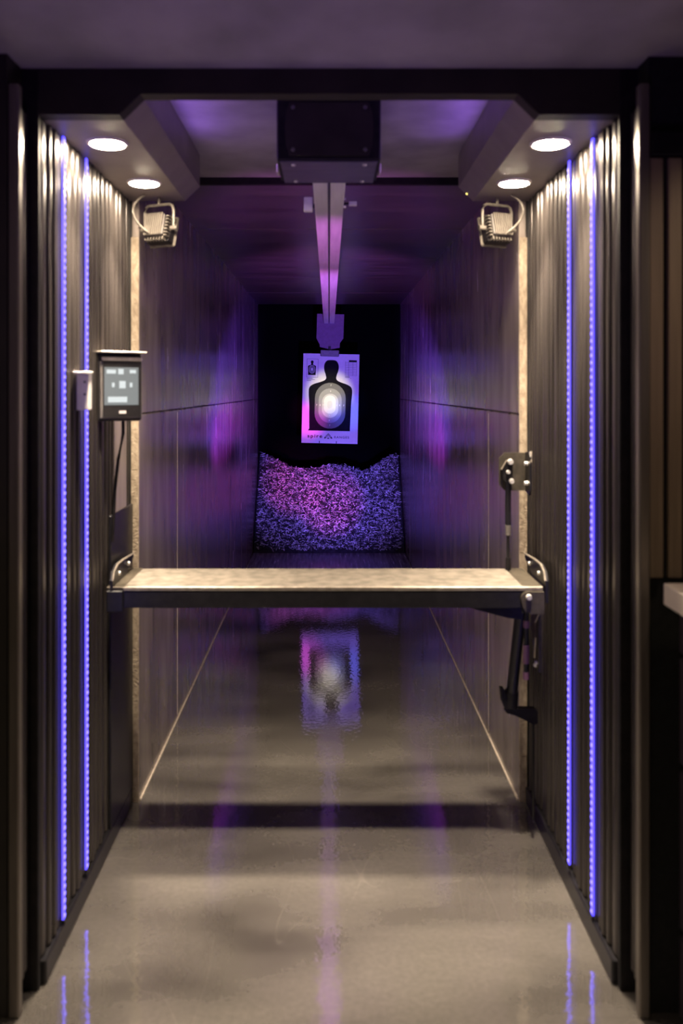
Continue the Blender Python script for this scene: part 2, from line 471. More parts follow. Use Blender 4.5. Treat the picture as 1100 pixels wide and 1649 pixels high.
for side, sg, low, up in (('left', -1, (3.59, 4.50, 6.94, 9.38, 9.60), (3.59, 5.17, 7.61, 9.60)),
                          ('right', 1, (3.59, 4.28, 6.05, 8.49, 9.60), (3.59, 5.40, 7.84, 9.60))):
    p = ww['lane_' + side]
    a, b_ = sorted((sg * XL, sg * 0.816))
    for row, z0, z1 in ((low, 0.004, 1.60), (up, 1.60, Z_LANE + .02)):
        for y0, y1 in zip(row, row[1:]):
            off = random.uniform(-0.0015, 0.0015)
            board(p, a + off, b_ + off, y0, y1, z0, z1)
    # raw edge strip at the start of the lane, pale caulk in the first seam and along the floor
    obj('edge_strip', bx(sg * XL, sg * 0.817, Y_LANE - .008, Y_LANE + .0015, 0.0, 2.33, 0.002), 'edge', p)
    obj('caulk_line', bx(sg * (XL - .0012), sg * (XL + .01), low[1] - .003, low[1] + .003, 0.02, 1.585), 'caulk', p)
    obj('floor_caulk', bx(sg * (XL - .007), sg * (XL + .005), Y_LANE + .01, 8.9, 0.0005, 0.006), 'caulk', p)
for y0, y1 in zip((3.98, 5.1, 6.22, 7.34, 8.46), (5.1, 6.22, 7.34, 8.46, 9.60)):
    off = random.uniform(-.002, .002)
    obj('ceiling_board', bx(-XL - .02, XL + .02, y0 + .003, y1 - .003, Z_LANE + off, Z_LANE + .022 + off, 0.004), 'laneceil', lc)
obj('front_edge', bx(-XL - .02, XL + .02, 3.965, 3.982, Z_LANE - .01, Z_CEIL + .02, 0.002), 'black', lc)

# left return board and steel plate beside the shelf
o = struct('trim_board_left', bx(-0.8165, -0.806, 3.27, 3.46, 1.235, 1.66, 0.002), 'panel', 'pale board in the recess below the touch screen')
o = struct('trim_plate_left', bx(-0.8165, -0.807, 3.22, 3.575, 0.0715, 1.233, 0.002), 'darksteel')

# slats on the lounge wall to the right of the opening
sm = None
bmS = bx(-0.0185, 0.0185, -0.016, 0.0, 1.19, 2.33, 0.002)
meS = bpy.data.meshes.new('slat'); bmS.to_mesh(meS); bmS.free(); meS.materials.append(M['slatwood'])
x = 0.888
while x < 2.55:
    s_ = link('slat', meS, wfr); s_.matrix_basis = Matrix.Translation((x, Y_FRONT + .020, 0))
    x += 0.051
obj('slat_rail', bx(0.872, 2.6, Y_FRONT - .004, Y_FRONT + .02, 2.335, 2.40, 0.002), 'black', wfr)

# ------------------------------------------------------------------ downlights
WHICH = {(-1, 0): 'left soffit, nearer the stall opening', (-1, 1): 'left soffit, just in front of the finned floodlight',
         (1, 0): 'right soffit, nearer the stall opening', (1, 1): 'right soffit, just in front of the finned floodlight'}
for sg in (-1, 1):
    for k, (xx, yy) in enumerate(((0.698, 2.74), (0.694, 3.263))):
        t = thing('downlight', 'glowing round downlight in the ' + WHICH[(sg, k)], 'downlight', (sg * xx, yy, Z_SOF), 'downlights in the soffits')
        bm = new_bm()
        prof = [(0.052, -0.0005), (0.053, -0.007), (0.058, -0.008), (0.064, -0.004), (0.065, 0.0)]
        n = 40
        rings = [[bm.verts.new((r * math.cos(2 * PI * i / n), r * math.sin(2 * PI * i / n), z)) for i in range(n)] for r, z in prof]
        for a, b in zip(rings, rings[1:]):
            for i in range(n): bm.faces.new((a[i], a[(i + 1) % n], b[(i + 1) % n], b[i]))
        part('trim_ring', bm, 'white_plastic', t, True)
        bm = new_bm()
        add_cyl(bm, (0, 0, -0.0005), (0, 0, -0.0092), 0.052, 0.050, 40)
        part('diffuser', bm, 'disc', t)
        lamp('downlight_beam', 'SPOT', (sg * xx, yy, Z_SOF - .012), 400.0, (1.0, 0.82, 0.62), (sg * xx, yy, 0), spot_size=math.radians(74), spot_blend=1.0, shadow_soft_size=0.045)

# ------------------------------------------------------------------ LED strips
def led_meshes(z0, z1):
    body = bx(-0.003, 0.003, -0.0075, 0.0075, z0, z1, 0.001)
    dots = new_bm()
    z = z0 + 0.012
    while z < z1 - 0.01:
        add_box(dots, (0.0035, 0, z), (0.003, 0.008, 0.009))
        z += 0.0222
    caps = bx(-0.003, 0.006, -0.008, 0.008, z0 - .012, z0, 0.001)
    return body, dots, caps

LEDL = {('left', 0): 'violet LED strip on the left wall, nearer the stall opening',
        ('left', 1): 'violet LED strip on the left wall, beside the touch screen',
        ('right', 0): 'violet LED strip on the right wall, nearer the stall opening',
        ('right', 1): 'violet LED strip on the right wall, nearer the gas strut'}
for side, sg in (('left', -1), ('right', 1)):
    for k, yy in enumerate(LED_Y[side]):
        t = thing('led_strip', LEDL[(side, k)], 'light strip', (sg * (XW - .005), yy, 0), 'vertical LED strips on the stall walls', (0, 0, 0 if sg < 0 else PI))
        b, d, c = led_meshes(0.085 if k == 0 else 0.10, Z_SOF - .006)
        part('strip_body', b, 'ledbody', t)
        ld = part('led_chips', d, 'leddot', t); ld['kind'] = 'stuff'
        part('end_cap', c, 'blackplastic', t)

# ------------------------------------------------------------------ folding shelf
SY0, SY1 = 3.13, 3.45
SZ = 0.992
SX0, SX1 = -0.74, 0.70
sh = thing('folding_shelf', 'folding shelf with worn tan top and dark steel front spanning the stall', 'shelf', (0, SY0, 0))
def SP(name, bm, mat, smooth=False):
    o = obj(name, bm, mat, None, smooth); o.parent = sh; o.matrix_parent_inverse = sh.matrix_basis.inverted(); return o
SP('tabletop', bx(SX0, SX1, SY0 + .012, SY1, SZ - .022, SZ, 0.004, seg=2), 'shelf_top')
SP('front_edge', bx(SX0 - .002, SX1 + .07, SY0, SY0 + .011, SZ - .016, SZ - .001, 0.002), 'steel_edge')
SP('apron', bx(SX0, SX1 + .005, SY0 + .002, SY0 + .02, SZ - .078, SZ - .0165, 0.002), 'darksteel')
SP('back_rail', bx(SX0, SX1, SY1 - .03, SY1 - .004, SZ - .06, SZ - .0225, 0.002), 'darksteel')
for sg, x0, x1 in ((-1, -0.805, SX0 - .003), (1, SX1 + .003, 0.775)):
    SP('end_plate', bx(x0, x1, SY0 + .012, SY1 + .03, SZ - .014, SZ - .004, 0.002), 'plate')
    SP('end_bracket', bx(x0, x1, SY0 + .008, SY0 + .03, SZ - .095, SZ - .0175, 0.004), 'darksteel')
    a, b_ = sorted((sg * 0.782, sg * 0.792))
    bm = new_bm()
    add_prism(bm, [(3.475, 1.046), (3.30, 1.056), (3.21, 1.056), (3.16, 1.040), (3.14, 1.010), (3.138, 0.93), (3.30, 0.93), (3.37, 0.995), (3.475, 1.034)], 'x', a, b_)
    arm = SP('side_arm', bm, 'darksteel')
    bm = new_bm()
    add_tube(bm, [(sg * .781, 3.475, 1.047), (sg * .781, 3.30, 1.057), (sg * .781, 3.21, 1.057), (sg * .781, 3.16, 1.041), (sg * .781, 3.14, 1.01)], 0.0035, 6)
    SP('arm_edge', bm, 'steel_edge')
    for yy, zz in ((3.38, 1.026), (3.23, 1.02)):
        bm = new_bm(); add_cyl(bm, (sg * .783, yy, zz), (sg * .775, yy, zz), 0.009, 0.007, 12)
        SP('bolt', bm, 'chrome', True)
# rounded lug with pivot bolt at the front right corner
bm = new_bm()
lug = [(0.772, 0.975), (0.735, 0.975)] + [(0.715 + 0.026 * math.cos(t), 0.95 + 0.026 * math.sin(t)) for t in np.linspace(PI / 2, PI, 7)] + \
      [(0.694, 0.925), (0.705, 0.905), (0.725, 0.896), (0.772, 0.896)]
add_prism(bm, lug, 'y', SY0 - .012, SY0 + .0)
SP('pivot_lug', bm, 'plate')
bm = new_bm(); add_cyl(bm, (0.716, SY0 - .012, 0.957), (0.716, SY0 - .024, 0.957), 0.011, 0.009, 14)
SP('pivot_bolt', bm, 'chrome', True)
bm = new_bm(); add_prism(bm, [(0.50, SZ - .079), (0.70, SZ - .079), (0.70, SZ - .125), (0.645, SZ - .118)], 'y', SY0 + .02, SY0 + .032)
SP('gusset', bm, 'darksteel')
SP('added_light_bar', bx(-0.34, 0.34, LB_Y - .045, LB_Y - .005, LB_Z - .02, LB_Z + .02, 0.004), 'blackplastic')  # unseen bar added under the shelf to account for the coloured spots
for xx in (-0.26, 0.0, 0.26):  # lenses of the added bar
    bm = new_bm(); add_cyl(bm, (xx, LB_Y - .005, LB_Z), (xx, LB_Y + .004, LB_Z), 0.016, 0.016, 16)
    SP('lens', bm, 'greyplastic', True)

# lower support strut at the right end
lo = thing('support_strut', 'black support strut with clamp hanging under the right end of the shelf', 'strut', (0.69, 3.2, 0.40))
def LP(name, bm, mat, smooth=False):
    o = obj(name, bm, mat, None, smooth); o.parent = lo; o.matrix_parent_inverse = lo.matrix_basis.inverted(); return o
bm = new_bm(); add_cyl(bm, (0.70, 3.175, 0.895), (0.682, 3.25, 0.56), 0.021, 0.021, 20)
LP('outer_tube', bm, 'darksteel', True)
bm = new_bm(); add_cyl(bm, (0.682, 3.25, 0.575), (0.680, 3.256, 0.515), 0.026, 0.026, 20)
LP('end_collar', bm, 'black', True)
bm = new_bm()
add_prism(bm, [(0.640, 0.585), (0.652, 0.585), (0.662, 0.552), (0.70, 0.552), (0.70, 0.512), (0.655, 0.512), (0.644, 0.54)], 'y', 3.235, 3.275)
LP('fork', bm, 'black')
bm = new_bm()
add_prism(bm, [(0.662, 0.492), (0.672, 0.500), (0.775, 0.500), (0.785, 0.49), (0.785, 0.445), (0.772, 0.440), (0.700, 0.475), (0.668, 0.484)], 'y', 3.27, 3.30)
LP('wall_bracket', bm, 'black')
bm = new_bm(); add_cyl(bm, (0.717, 3.16, 0.90), (0.722, 3.19, 0.64), 0.0085, 0.0085, 14)
LP('inner_rod', bm, 'darksteel', True)
for z0, z1 in ((0.862, 0.835), (0.77, 0.70), (0.668, 0.64)):
    def pt(z): return (0.717 + (0.90 - z) / 0.26 * 0.005, 3.16 + (0.90 - z) / 0.26 * 0.03, z)
    bm = new_bm(); add_cyl(bm, pt(z0), pt(z1), 0.0115, 0.0115, 14)
    LP('rod_sleeve', bm, 'carrier', True)
bm = new_bm()
add_prism(bm, [(3.20, 0.895), (3.31, 0.895), (3.33, 0.80), (3.26, 0.66), (3.20, 0.66)], 'x', 0.772, 0.784)
LP('wall_plate', bm, 'plate')
bm = new_bm(); add_tube(bm, [(0.768, 3.17, 0.885), (0.768, 3.24, 0.835), (0.768, 3.23, 0.78), (0.768, 3.25, 0.70)], 0.004, 8)
LP('spring_wire', bm, 'alu', True)
for yy, zz in ((3.22, 0.69), (3.24, 0.675)):
    bm = new_bm(); add_cyl(bm, (0.772, yy, zz), (0.762, yy, zz), 0.008, 0.006, 12)
    LP('bolt', bm, 'chrome', True)
bm = new_bm(); add_cyl(bm, (0.772, 3.285, 0.445), (0.772, 3.285, 0.075), 0.005, 0.005, 8)
LP('lower_rod', bm, 'black', True)

# upper bracket plate with the gas strut
gs = thing('gas_strut', 'slim black gas strut on an eight-sided bracket above the right end of the shelf', 'strut', (0.70, 3.42, 0.99))
def GP(name, bm, mat, smooth=False):
    o = obj(name, bm, mat, None, smooth); o.parent = gs; o.matrix_parent_inverse = gs.matrix_basis.inverted(); return o
bm = new_bm()
add_prism(bm, [(0.672, 1.43), (0.695, 1.452), (0.778, 1.452), (0.778, 1.302), (0.695, 1.302), (0.672, 1.325)], 'y', 3.44, 3.447)
GP('bracket_plate', bm, 'plate')
bm = new_bm()
add_prism(bm, [(3.36, 1.44), (3.375, 1.46), (3.445, 1.452), (3.445, 1.302), (3.375, 1.29), (3.36, 1.31)], 'x', 0.776, 0.783)
GP('wall_flange', bm, 'darksteel')
for zz in (1.412, 1.335):
    bm = new_bm(); add_cyl(bm, (0.776, 3.40, zz), (0.764, 3.40, zz), 0.009, 0.008, 12)
    GP('flange_bolt', bm, 'chrome', True)
bm = new_bm(); add_tube(bm, [(0.785, 3.372, 1.462), (0.782, 3.366, 1.44), (0.781, 3.362, 1.42)], 0.0045, 8)
GP('flange_edge', bm, 'steel_edge', True)
bm = new_bm()
add_prism(bm, [(0.677, 1.385), (0.700, 1.425), (0.722, 1.42), (0.722, 1.335), (0.70, 1.33), (0.682, 1.35)], 'y', 3.415, 3.44)
GP('pivot_block', bm, 'black')
bm = new_bm(); add_tube(bm, [(0.677, 3.413, 1.388), (0.698, 3.413, 1.424)], 0.003, 8)
GP('block_edge', bm, 'steel_edge', True)
for xx, zz, r in ((0.712, 1.418, 0.012), (0.703, 1.378, 0.008), (0.716, 1.342, 0.011)):
    bm = new_bm(); add_cyl(bm, (xx, 3.415, zz), (xx, 3.40, zz), r, r * .8, 14)
    GP('pivot_bolt', bm, 'chrome', True)
bm = new_bm(); add_cyl(bm, (0.705, 3.425, 1.345), (0.705, 3.425, 1.165), 0.0115, 0.0115, 16)
GP('cylinder', bm, 'darksteel', True)
bm = new_bm(); add_cyl(bm, (0.705, 3.425, 1.168), (0.705, 3.425, 1.128), 0.0125, 0.0115, 16)
GP('collar', bm, 'greyplastic', True)
bm = new_bm(); add_cyl(bm, (0.705, 3.425, 1.13), (0.705, 3.425, 1.02), 0.006, 0.006, 12)
GP('piston_rod', bm, 'darksteel', True)
bm = new_bm(); add_cyl(bm, (0.705, 3.425, 1.04), (0.705, 3.425, 0.9925), 0.0095, 0.011, 14); 
GP('end_joint', bm, 'black', True)

# ------------------------------------------------------------------ touch-screen controller and switch on the left wall
tc_x, tc_y, tc_z = -0.745, 3.115, 1.708
ts = thing('touch_screen', 'dark boxed touch screen with grey lit display on the left wall', 'touch screen', (tc_x, tc_y, tc_z - .12), None, (0, 0, math.radians(38)))
# local: x right along the face, y into the box, z up
H0, H1 = 0.0, 0.243
part('housing', bx(-0.083, 0.083, 0.006, 0.075, H0, H1, 0.006, seg=2), 'blackplastic', ts)
part('bezel', bx(-0.080, 0.080, -0.006, 0.0055, H0 + .010, H1 - .028, 0.004, seg=2), 'greyplastic', ts)
part('hood', bx(-0.087, 0.087, -0.030, 0.080, H1 + .0005, H1 + .007, 0.002), 'alu', ts)
part('top_bar', bx(-0.078, 0.076, -0.013, -0.0065, H1 - .027, H1 - .014, 0.003), 'alu', ts)
part('glass', bx(-0.072, 0.074, -0.009, -0.0065, H0 + .016, H1 - .030, 0.001), 'blackplastic', ts)
scn = part('display', bx(-0.068, 0.062, -0.0105, -0.0092, H0 + .058, H1 - .050, 0), 'screen', ts)
for nm, x0, x1, z0, z1 in (('status_icon', -0.060, -0.025, 0.170, 0.184), ('status_icon', -0.016, 0.004, 0.168, 0.187), ('status_icon', 0.028, 0.052, 0.172, 0.184),
                           ('digit', -0.012, 0.012, 0.118, 0.144), ('arrow_icon', -0.040, -0.030, 0.122, 0.138), ('arrow_icon', 0.028, 0.038, 0.122, 0.138),
                           ('button', -0.055, 0.018, 0.068, 0.088)):
    b = part(nm, bx(x0, x1, -0.0114, -0.0107, z0, z1, 0), 'icon' if nm != 'button' else 'icon', scn)
part('home_button', bx(-0.012, 0.014, -0.0105, -0.0092, 0.028, 0.038, 0), 'white_plastic', ts)
bm = new_bm(); add_cyl(bm, (-0.03, 0.075, 0.16), (-0.10, 0.10, 0.16), 0.016, 0.016, 14)
part('wall_arm', bm, 'blackplastic', ts, True)
bm = new_bm(); add_tube(bm, [(0.035, 0.06, 0.004), (0.036, 0.062, -0.05), (0.03, 0.09, -0.14), (0.025, 0.11, -0.26), (0.02, 0.12, -0.45)], 0.006, 8)
part('cable', bm, 'black', ts, True)

sw = thing('wall_switch', 'small pale wall switch box between the two left LED strips', 'switch', (-0.816, 2.825, 1.69))
part('switch_body', bx(0.0, 0.040, -0.020, 0.020, -0.055, 0.062, 0.003, seg=2), 'white_plastic', sw)
part('top_tab', bx(0.0, 0.044, -0.055, 0.018, 0.0625, 0.070, 0.002), 'white_plastic', sw)
for zz in (0.036, -0.004):
    bm = new_bm(); add_cyl(bm, (0.028, -0.0202, zz), (0.028, -0.0225, zz), 0.004, 0.004, 10)
    part('screw', bm, 'greyplastic', sw, True)

# ------------------------------------------------------------------ finned floodlights hung from the soffit ends
def floodlight(sg):
    t = thing('floodlight', 'finned floodlight on a bent yoke under the %s soffit, facing down the lane' % ('left' if sg < 0 else 'right'),
              'floodlight', (-0.688 if sg < 0 else 0.680, 3.52, 2.478), 'floodlights aimed down the lane', (0, 0, math.radians(-24 if sg < 0 else 24)))
    # local: -y towards the stall, body hangs below
    m = -sg      # +1 for left fixture: open end of the yoke to the right
    rot = Matrix.Rotation(math.radians(-14), 4, 'X')
    C = Vector((0, 0.0, -0.115))
    def tilt(bm):
        bmesh.ops.transform(bm, matrix=Matrix.Translation(C) @ rot, verts=bm.verts); return bm
    part('body', tilt(add_box(new_bm(), (0, 0.012, 0), (0.100, 0.034, 0.104), 0.004)), 'blackplastic', t)
    part('back_box', tilt(add_box(new_bm(), (0, -0.020, 0.004), (0.078, 0.030, 0.082), 0.004)), 'greyplastic', t)
    for i in range(9):
        part('fin', tilt(add_box(new_bm(), (-0.034 + i * 0.0085, -0.038, 0.004), (0.0035, 0.010, 0.084), 0.0008)), 'fixture', t)
    for i in range(7):
        part('side_fin', tilt(add_box(new_bm(), (m * 0.046, -0.012, -0.036 + i * 0.0125), (0.012, 0.026, 0.004), 0.0006)), 'fixture', t)
        part('bottom_fin', tilt(add_box(new_bm(), (-0.038 + i * 0.0125, -0.012, -0.046), (0.004, 0.026, 0.012), 0.0006)), 'fixture', t)
    part('rim', tilt(bx(-0.056, 0.056, 0.029, 0.042, -0.058, 0.058, 0.005)), 'fixture', t)
    part('glass', tilt(bx(-0.047, 0.047, 0.0425, 0.0435, -0.049, 0.049)), 'blackplastic', t)
    bm = new_bm()
    add_cyl(bm, (0, 0, 0.002), (0, 0, -0.026), 0.006, 0.006, 12)
    part('stem', bm, 'fixture', t, True)
    bm = new_bm()
    arc = []
    for s_ in (-1, 1):
        pts = [(s_ * 0.064, 0.0, -0.118), (s_ * 0.064, 0.0, -0.050), (s_ * 0.058, 0, -0.034), (s_ * 0.046, 0, -0.027)]
        arc.append(pts)
    add_tube(bm, arc[0] + arc[1][::-1], 0.0055, 8)
    part('yoke', bm, 'fixture', t, True)
    for s_ in (-1, 1):
        bm = new_bm(); add_cyl(bm, (s_ * 0.052, 0, -0.115), (s_ * 0.080, 0, -0.115), 0.009, 0.008, 12)
        part('knob', bm, 'fixture', t, True)
    bm = new_bm()
    P0, P1, P2, P3 = Vector((-m * 0.02, -0.06, 0.0)), Vector((-m * 0.075, -0.085, -0.03)), Vector((-m * 0.075, -0.085, -0.085)), Vector((-m * 0.012, -0.048, -0.135))
    pts = [P0 * (1 - u) ** 3 + P1 * 3 * u * (1 - u) ** 2 + P2 * 3 * u * u * (1 - u) + P3 * u ** 3 for u in np.linspace(0, 1, 15)]
    add_tube(bm, pts, 0.0042, 8)
    part('cable', bm, 'fixture', t, True)
    return t
for sg in (-1, 1):
    floodlight(sg).scale = (1.1, 1.1, 1.1)
# yellow indicator on the end of the right soffit
bm = new_bm(); bmesh.ops.create_icosphere(bm, subdivisions=2, radius=0.004); bmesh.ops.translate(bm, verts=bm.verts, vec=(0.566, 3.572, 2.506))
tag(obj('indicator_light', bm, 'yellowled', None, True), 'tiny yellow indicator light at the far end of the right soffit', 'indicator')

# ------------------------------------------------------------------ target retriever: motor box, rail, carrier
mb = thing('motor_box', 'black motor box hung from the stall ceiling at the head of the rail', 'motor box', (0, 3.0, 2.445))
def MP(name, bm, mat, smooth=False, parent=None):
    o = obj(name, bm, mat, None, smooth); o.parent = mb; o.matrix_parent_inverse = mb.matrix_basis.inverted(); return o
BX0, BX1, BY0, BY1, BZ = -0.172, 0.170, 2.851, 3.139, 2.447
MP('case', bx(BX0, BX1, BY0, BY1, BZ + .006, Z_CEIL - .001, 0.006, seg=2), 'black')
bm = new_bm()
add_prism(bm, [(-0.13, BZ + .02), (-0.142, BZ + .06), (-0.145, BZ + .11), (-0.142, BZ + .16), (-0.13, BZ + .195), (0.13, BZ + .195), (0.142, BZ + .16), (0.145, BZ + .11), (0.142, BZ + .06), (0.13, BZ + .02)], 'y', BY0 - .006, BY0 - .0005)
MP('front_cover', bm, 'header')
MP('bottom_plate', bx(BX0 + .012, BX1 - .012, BY0 + .004, BY1, BZ, BZ + .0055, 0.001), 'purplebox')
for xx in (BX0 - .004, BX1 + .004):
    MP('side_clip', bx(xx - .004, xx + .004, BY1 - .16, BY1 - .1, BZ, BZ + .03, 0.002), 'alu')
for xx in (-0.118, 0.118):
    for zz in (BZ + .04, BZ + .178):
        bm = new_bm(); add_cyl(bm, (xx, BY0 - .006, zz), (xx, BY0 - .011, zz), 0.007, 0.006, 12)
        MP('screw', bm, 'greyplastic', True)
    for yy in (BY0 + .03, BY1 - .03):
        bm = new_bm(); add_cyl(bm, (xx, yy, BZ - .0002), (xx, yy, BZ - .005), 0.008, 0.006, 12)
        MP('screw', bm, 'chrome', True)

rl = thing('target_rail', 'long twin aluminium rail under the lane ceiling, glowing lilac', 'rail', (0, BY1, 2.45))
def RP(name, bm, mat, smooth=False):
    o = obj(name, bm, mat, None, smooth); o.parent = rl; o.matrix_parent_inverse = rl.matrix_basis.inverted(); return o
Y_T = 9.93
for a, b_ in ((-0.059, -0.005), (0.005, 0.059)):
    RP('rail_bar', bx(a, b_, BY1 + .002, Y_T - .12, 2.449, 2.475, 0.002), 'rail')
RP('rail_web', bx(-0.012, 0.012, BY1 + .002, Y_T - .12, 2.4755, 2.52, 0.001), 'darksteel')
yy = 4.15
while yy < 9.6:
    RP('hanger', bx(-0.010, 0.010, yy - .01, yy + .01, 2.5205, Z_LANE - .003, 0.001), 'darksteel'); yy += 1.3
dx = dd(3.45)
RP('limit_switch', bx(-0.105, -0.068, 3.60, 3.63, 2.44, 2.50, 0.003), 'rail')
RP('switch_arm', bx(-0.069, -0.058, 3.605, 3.625, 2.455, 2.47, 0.001), 'darksteel')
RP('sensor', bx(0.082, 0.115, 3.60, 3.625, 2.465, 2.482, 0.002), 'rail')
RP('sensor_arm', bx(0.058, 0.083, 3.608, 3.618, 2.47, 2.478, 0.001), 'darksteel')
for zz in (2.488, 2.455):
    RP('sensor_screw', bx(0.0595, 0.070, 3.60, 3.61, zz, zz + .008, 0.001), 'rail')

tcx = 0.012
ca = thing('target_carrier', 'purple shield-shaped plate hanging from the end of the rail', 'target carrier', (tcx, Y_T, 2.17))
bm = new_bm()
add_prism(bm, [(-0.148, 0.400), (0.160, 0.392), (0.150, 0.118), (0.112, 0.066), (0.108, 0.012), (0.0, -0.008), (-0.118, 0.022), (-0.120, 0.050), (-0.156, 0.118)], 'y', -0.012, 0.0)
part('shield', bm, 'carrier', ca)
part('clip', add_box(new_bm(), (-0.004, -0.02, -0.052), (0.212, 0.035, 0.072), 0.006, Matrix.Rotation(math.radians(1.5), 4, 'Y')), 'greyplastic', ca)
bm = new_bm(); add_cyl(bm, (-0.006, 0.002, 0.03), (-0.006, 0.002, -0.06), 0.02, 0.02, 12)
part('clip_stem', bm, 'darksteel', ca, True)

# ------------------------------------------------------------------ paper target (all print in local x,z, measured in units of the zoomed photo)
U = 0.640 / 620.0
tg = thing('paper_target', 'paper silhouette target with oval scoring rings and printed wordmark', 'target', (0.004, Y_T - .0025, 1.09), None, (0, math.radians(1.3), 0))
def T(x, y):          # zoom pixels -> local metres
    return ((x - 417) * U, (1541 - y) * U)
def sheet(name, poly, layer, mat, parent, thick=0.0006):
    bm = new_bm()
    add_prism(bm, [T(*p) for p in poly], 'y', -layer * 0.0016, -layer * 0.0016 + thick)
    return part(name, bm, mat, parent)
def capsule(x0, x1, y0, y1, n=14):
    r = (x1 - x0) / 2; cx = (x0 + x1) / 2
    up = [(cx + r * math.cos(t), y0 + r - r * math.sin(t)) for t in np.linspace(0, PI, n)]
    dn = [(cx + r * math.cos(t), y1 - r - r * math.sin(t)) for t in np.linspace(PI, 2 * PI, n)]
    return up + dn
def capring(c0, c1):
    return c0, c1
paper = sheet('paper', [(107, 551), (727, 551), (727, 1541), (107, 1541)], 0, 'paper', tg, 0.001)

def smooth_poly(pts, it=2):
    for _ in range(it):
        out = []
        for i in range(len(pts)):
            p, q = pts[i], pts[(i + 1) % len(pts)]
            out += [(p[0] * .75 + q[0] * .25, p[1] * .75 + q[1] * .25), (p[0] * .25 + q[0] * .75, p[1] * .25 + q[1] * .75)]
        pts = out
    return pts
half = [(420, 618), (475, 622), (503, 672), (500, 735), (478, 790), (474, 835), (520, 862), (610, 888), (655, 925), (656, 1000), (646, 1100), (644, 1250), (640, 1380)]
sil_r = [(420, 618)] + smooth_poly(half, 2)[4:-6] if False else half
left = [(2 * 415 - x - (0 if y < 850 else 10) + 10, y) for x, y in half[1:]][::-1]
def chaikin_open(pts, it=2):
    for _ in range(it):
        out = [pts[0]]
        for p, q in zip(pts, pts[1:]):
            out += [(p[0] * .75 + q[0] * .25, p[1] * .75 + q[1] * .25), (p[0] * .25 + q[0] * .75, p[1] * .25 + q[1] * .75)]
        out.append(pts[-1]); pts = out
    return pts
outline = chaikin_open(left + half, 2)
outline = [(175, 1402)] + outline + [(641, 1402)]
sheet('silhouette', outline, 1, 'ink', tg)
ring_o = capsule(245, 585, 870, 1378)
sheet('scoring_ring', ring_o, 2, 'ring0', tg)
sheet('scoring_ring', capsule(287, 542, 932, 1315), 3, 'ring1', tg)
sheet('scoring_ring', capsule(325, 505, 990, 1258), 4, 'ring2', tg)
sheet('scoring_ring', capsule(346, 477, 1008, 1212), 5, 'ring3', tg)
sheet('scoring_ring', capsule(384, 440, 1070, 1155), 6, 'ring4', tg)

def text_mesh(txt, size, spacing=1.0):
    cu = bpy.data.curves.new('lettering', 'FONT')
    cu.body = txt; cu.size = size; cu.space_character = spacing
    cu.align_x = 'LEFT'
    cu.extrude = 0.0003; cu.offset = 0.022
    tmp = bpy.data.objects.new('tmp_lettering', cu)
    COL.objects.link(tmp)
    bpy.context.view_layer.update()
    dg = bpy.context.evaluated_depsgraph_get()
    me = bpy.data.meshes.new_from_object(tmp.evaluated_get(dg))
    bpy.data.objects.remove(tmp); bpy.data.curves.remove(cu)
    return me
def text(name, txt, x, y, h, width, layer, mat, parent):
    """lettering whose lower-left corner is at zoom pixel (x, y), h tall, width wide"""
    me = text_mesh(txt, 1.0, 1.25)
    co = np.array([v.co[:] for v in me.vertices])
    mn, mx = co.min(0), co.max(0)
    for v in me.vertices:
        u = (v.co.x - mn[0]) / max(mx[0] - mn[0], 1e-6) * width
        w_ = (v.co.y - mn[1]) / max(mx[1] - mn[1], 1e-6) * h
        px, pz = T(x + u, y - w_)
        v.co = (px, -layer * 0.0016 - v.co.z, pz)
    me.materials.clear(); me.materials.append(M[mat])
    o = link(name, me); o.parent = parent
    return o
text('wordmark', 'spire', 172, 1492, 46, 163, 1, 'ink', tg)
text('wordmark', 'RANGES', 468, 1484, 26, 164, 1, 'inkgrey', tg)
# chevron emblem
sheet('emblem', [(358, 1478), (402, 1430), (446, 1478), (446, 1490), (428, 1484), (402, 1456), (376, 1484), (358, 1490)], 1, 'ink', tg)
sheet('emblem_notch', [(370, 1474), (402, 1440), (434, 1474), (428, 1476), (402, 1449), (376, 1476)], 2, 'paper', tg)
sheet('emblem', [(386, 1490), (402, 1474), (418, 1490)], 1, 'ink', tg)
for xx in (305, 493):
    sheet('tick_mark', [(xx - 4, 1514), (xx + 4, 1514), (xx + 4, 1540), (xx - 4, 1540)], 1, 'ink', tg)
# scoring digits on the rings
for dg_, pos, ht, ly in (('7', ((415, 908), (262, 1128), (560, 1128), (411, 1350)), 18, 7), ('8', ((412, 972), (299, 1128), (515, 1126), (404, 1294)), 18, 7),
                         ('9', ((334, 1126), (484, 1126), (404, 1240)), 16, 7)):
    for (px, py) in pos:
        text('ring_digit', dg_, px, py, ht, ht * .55, ly, 'paper', tg)
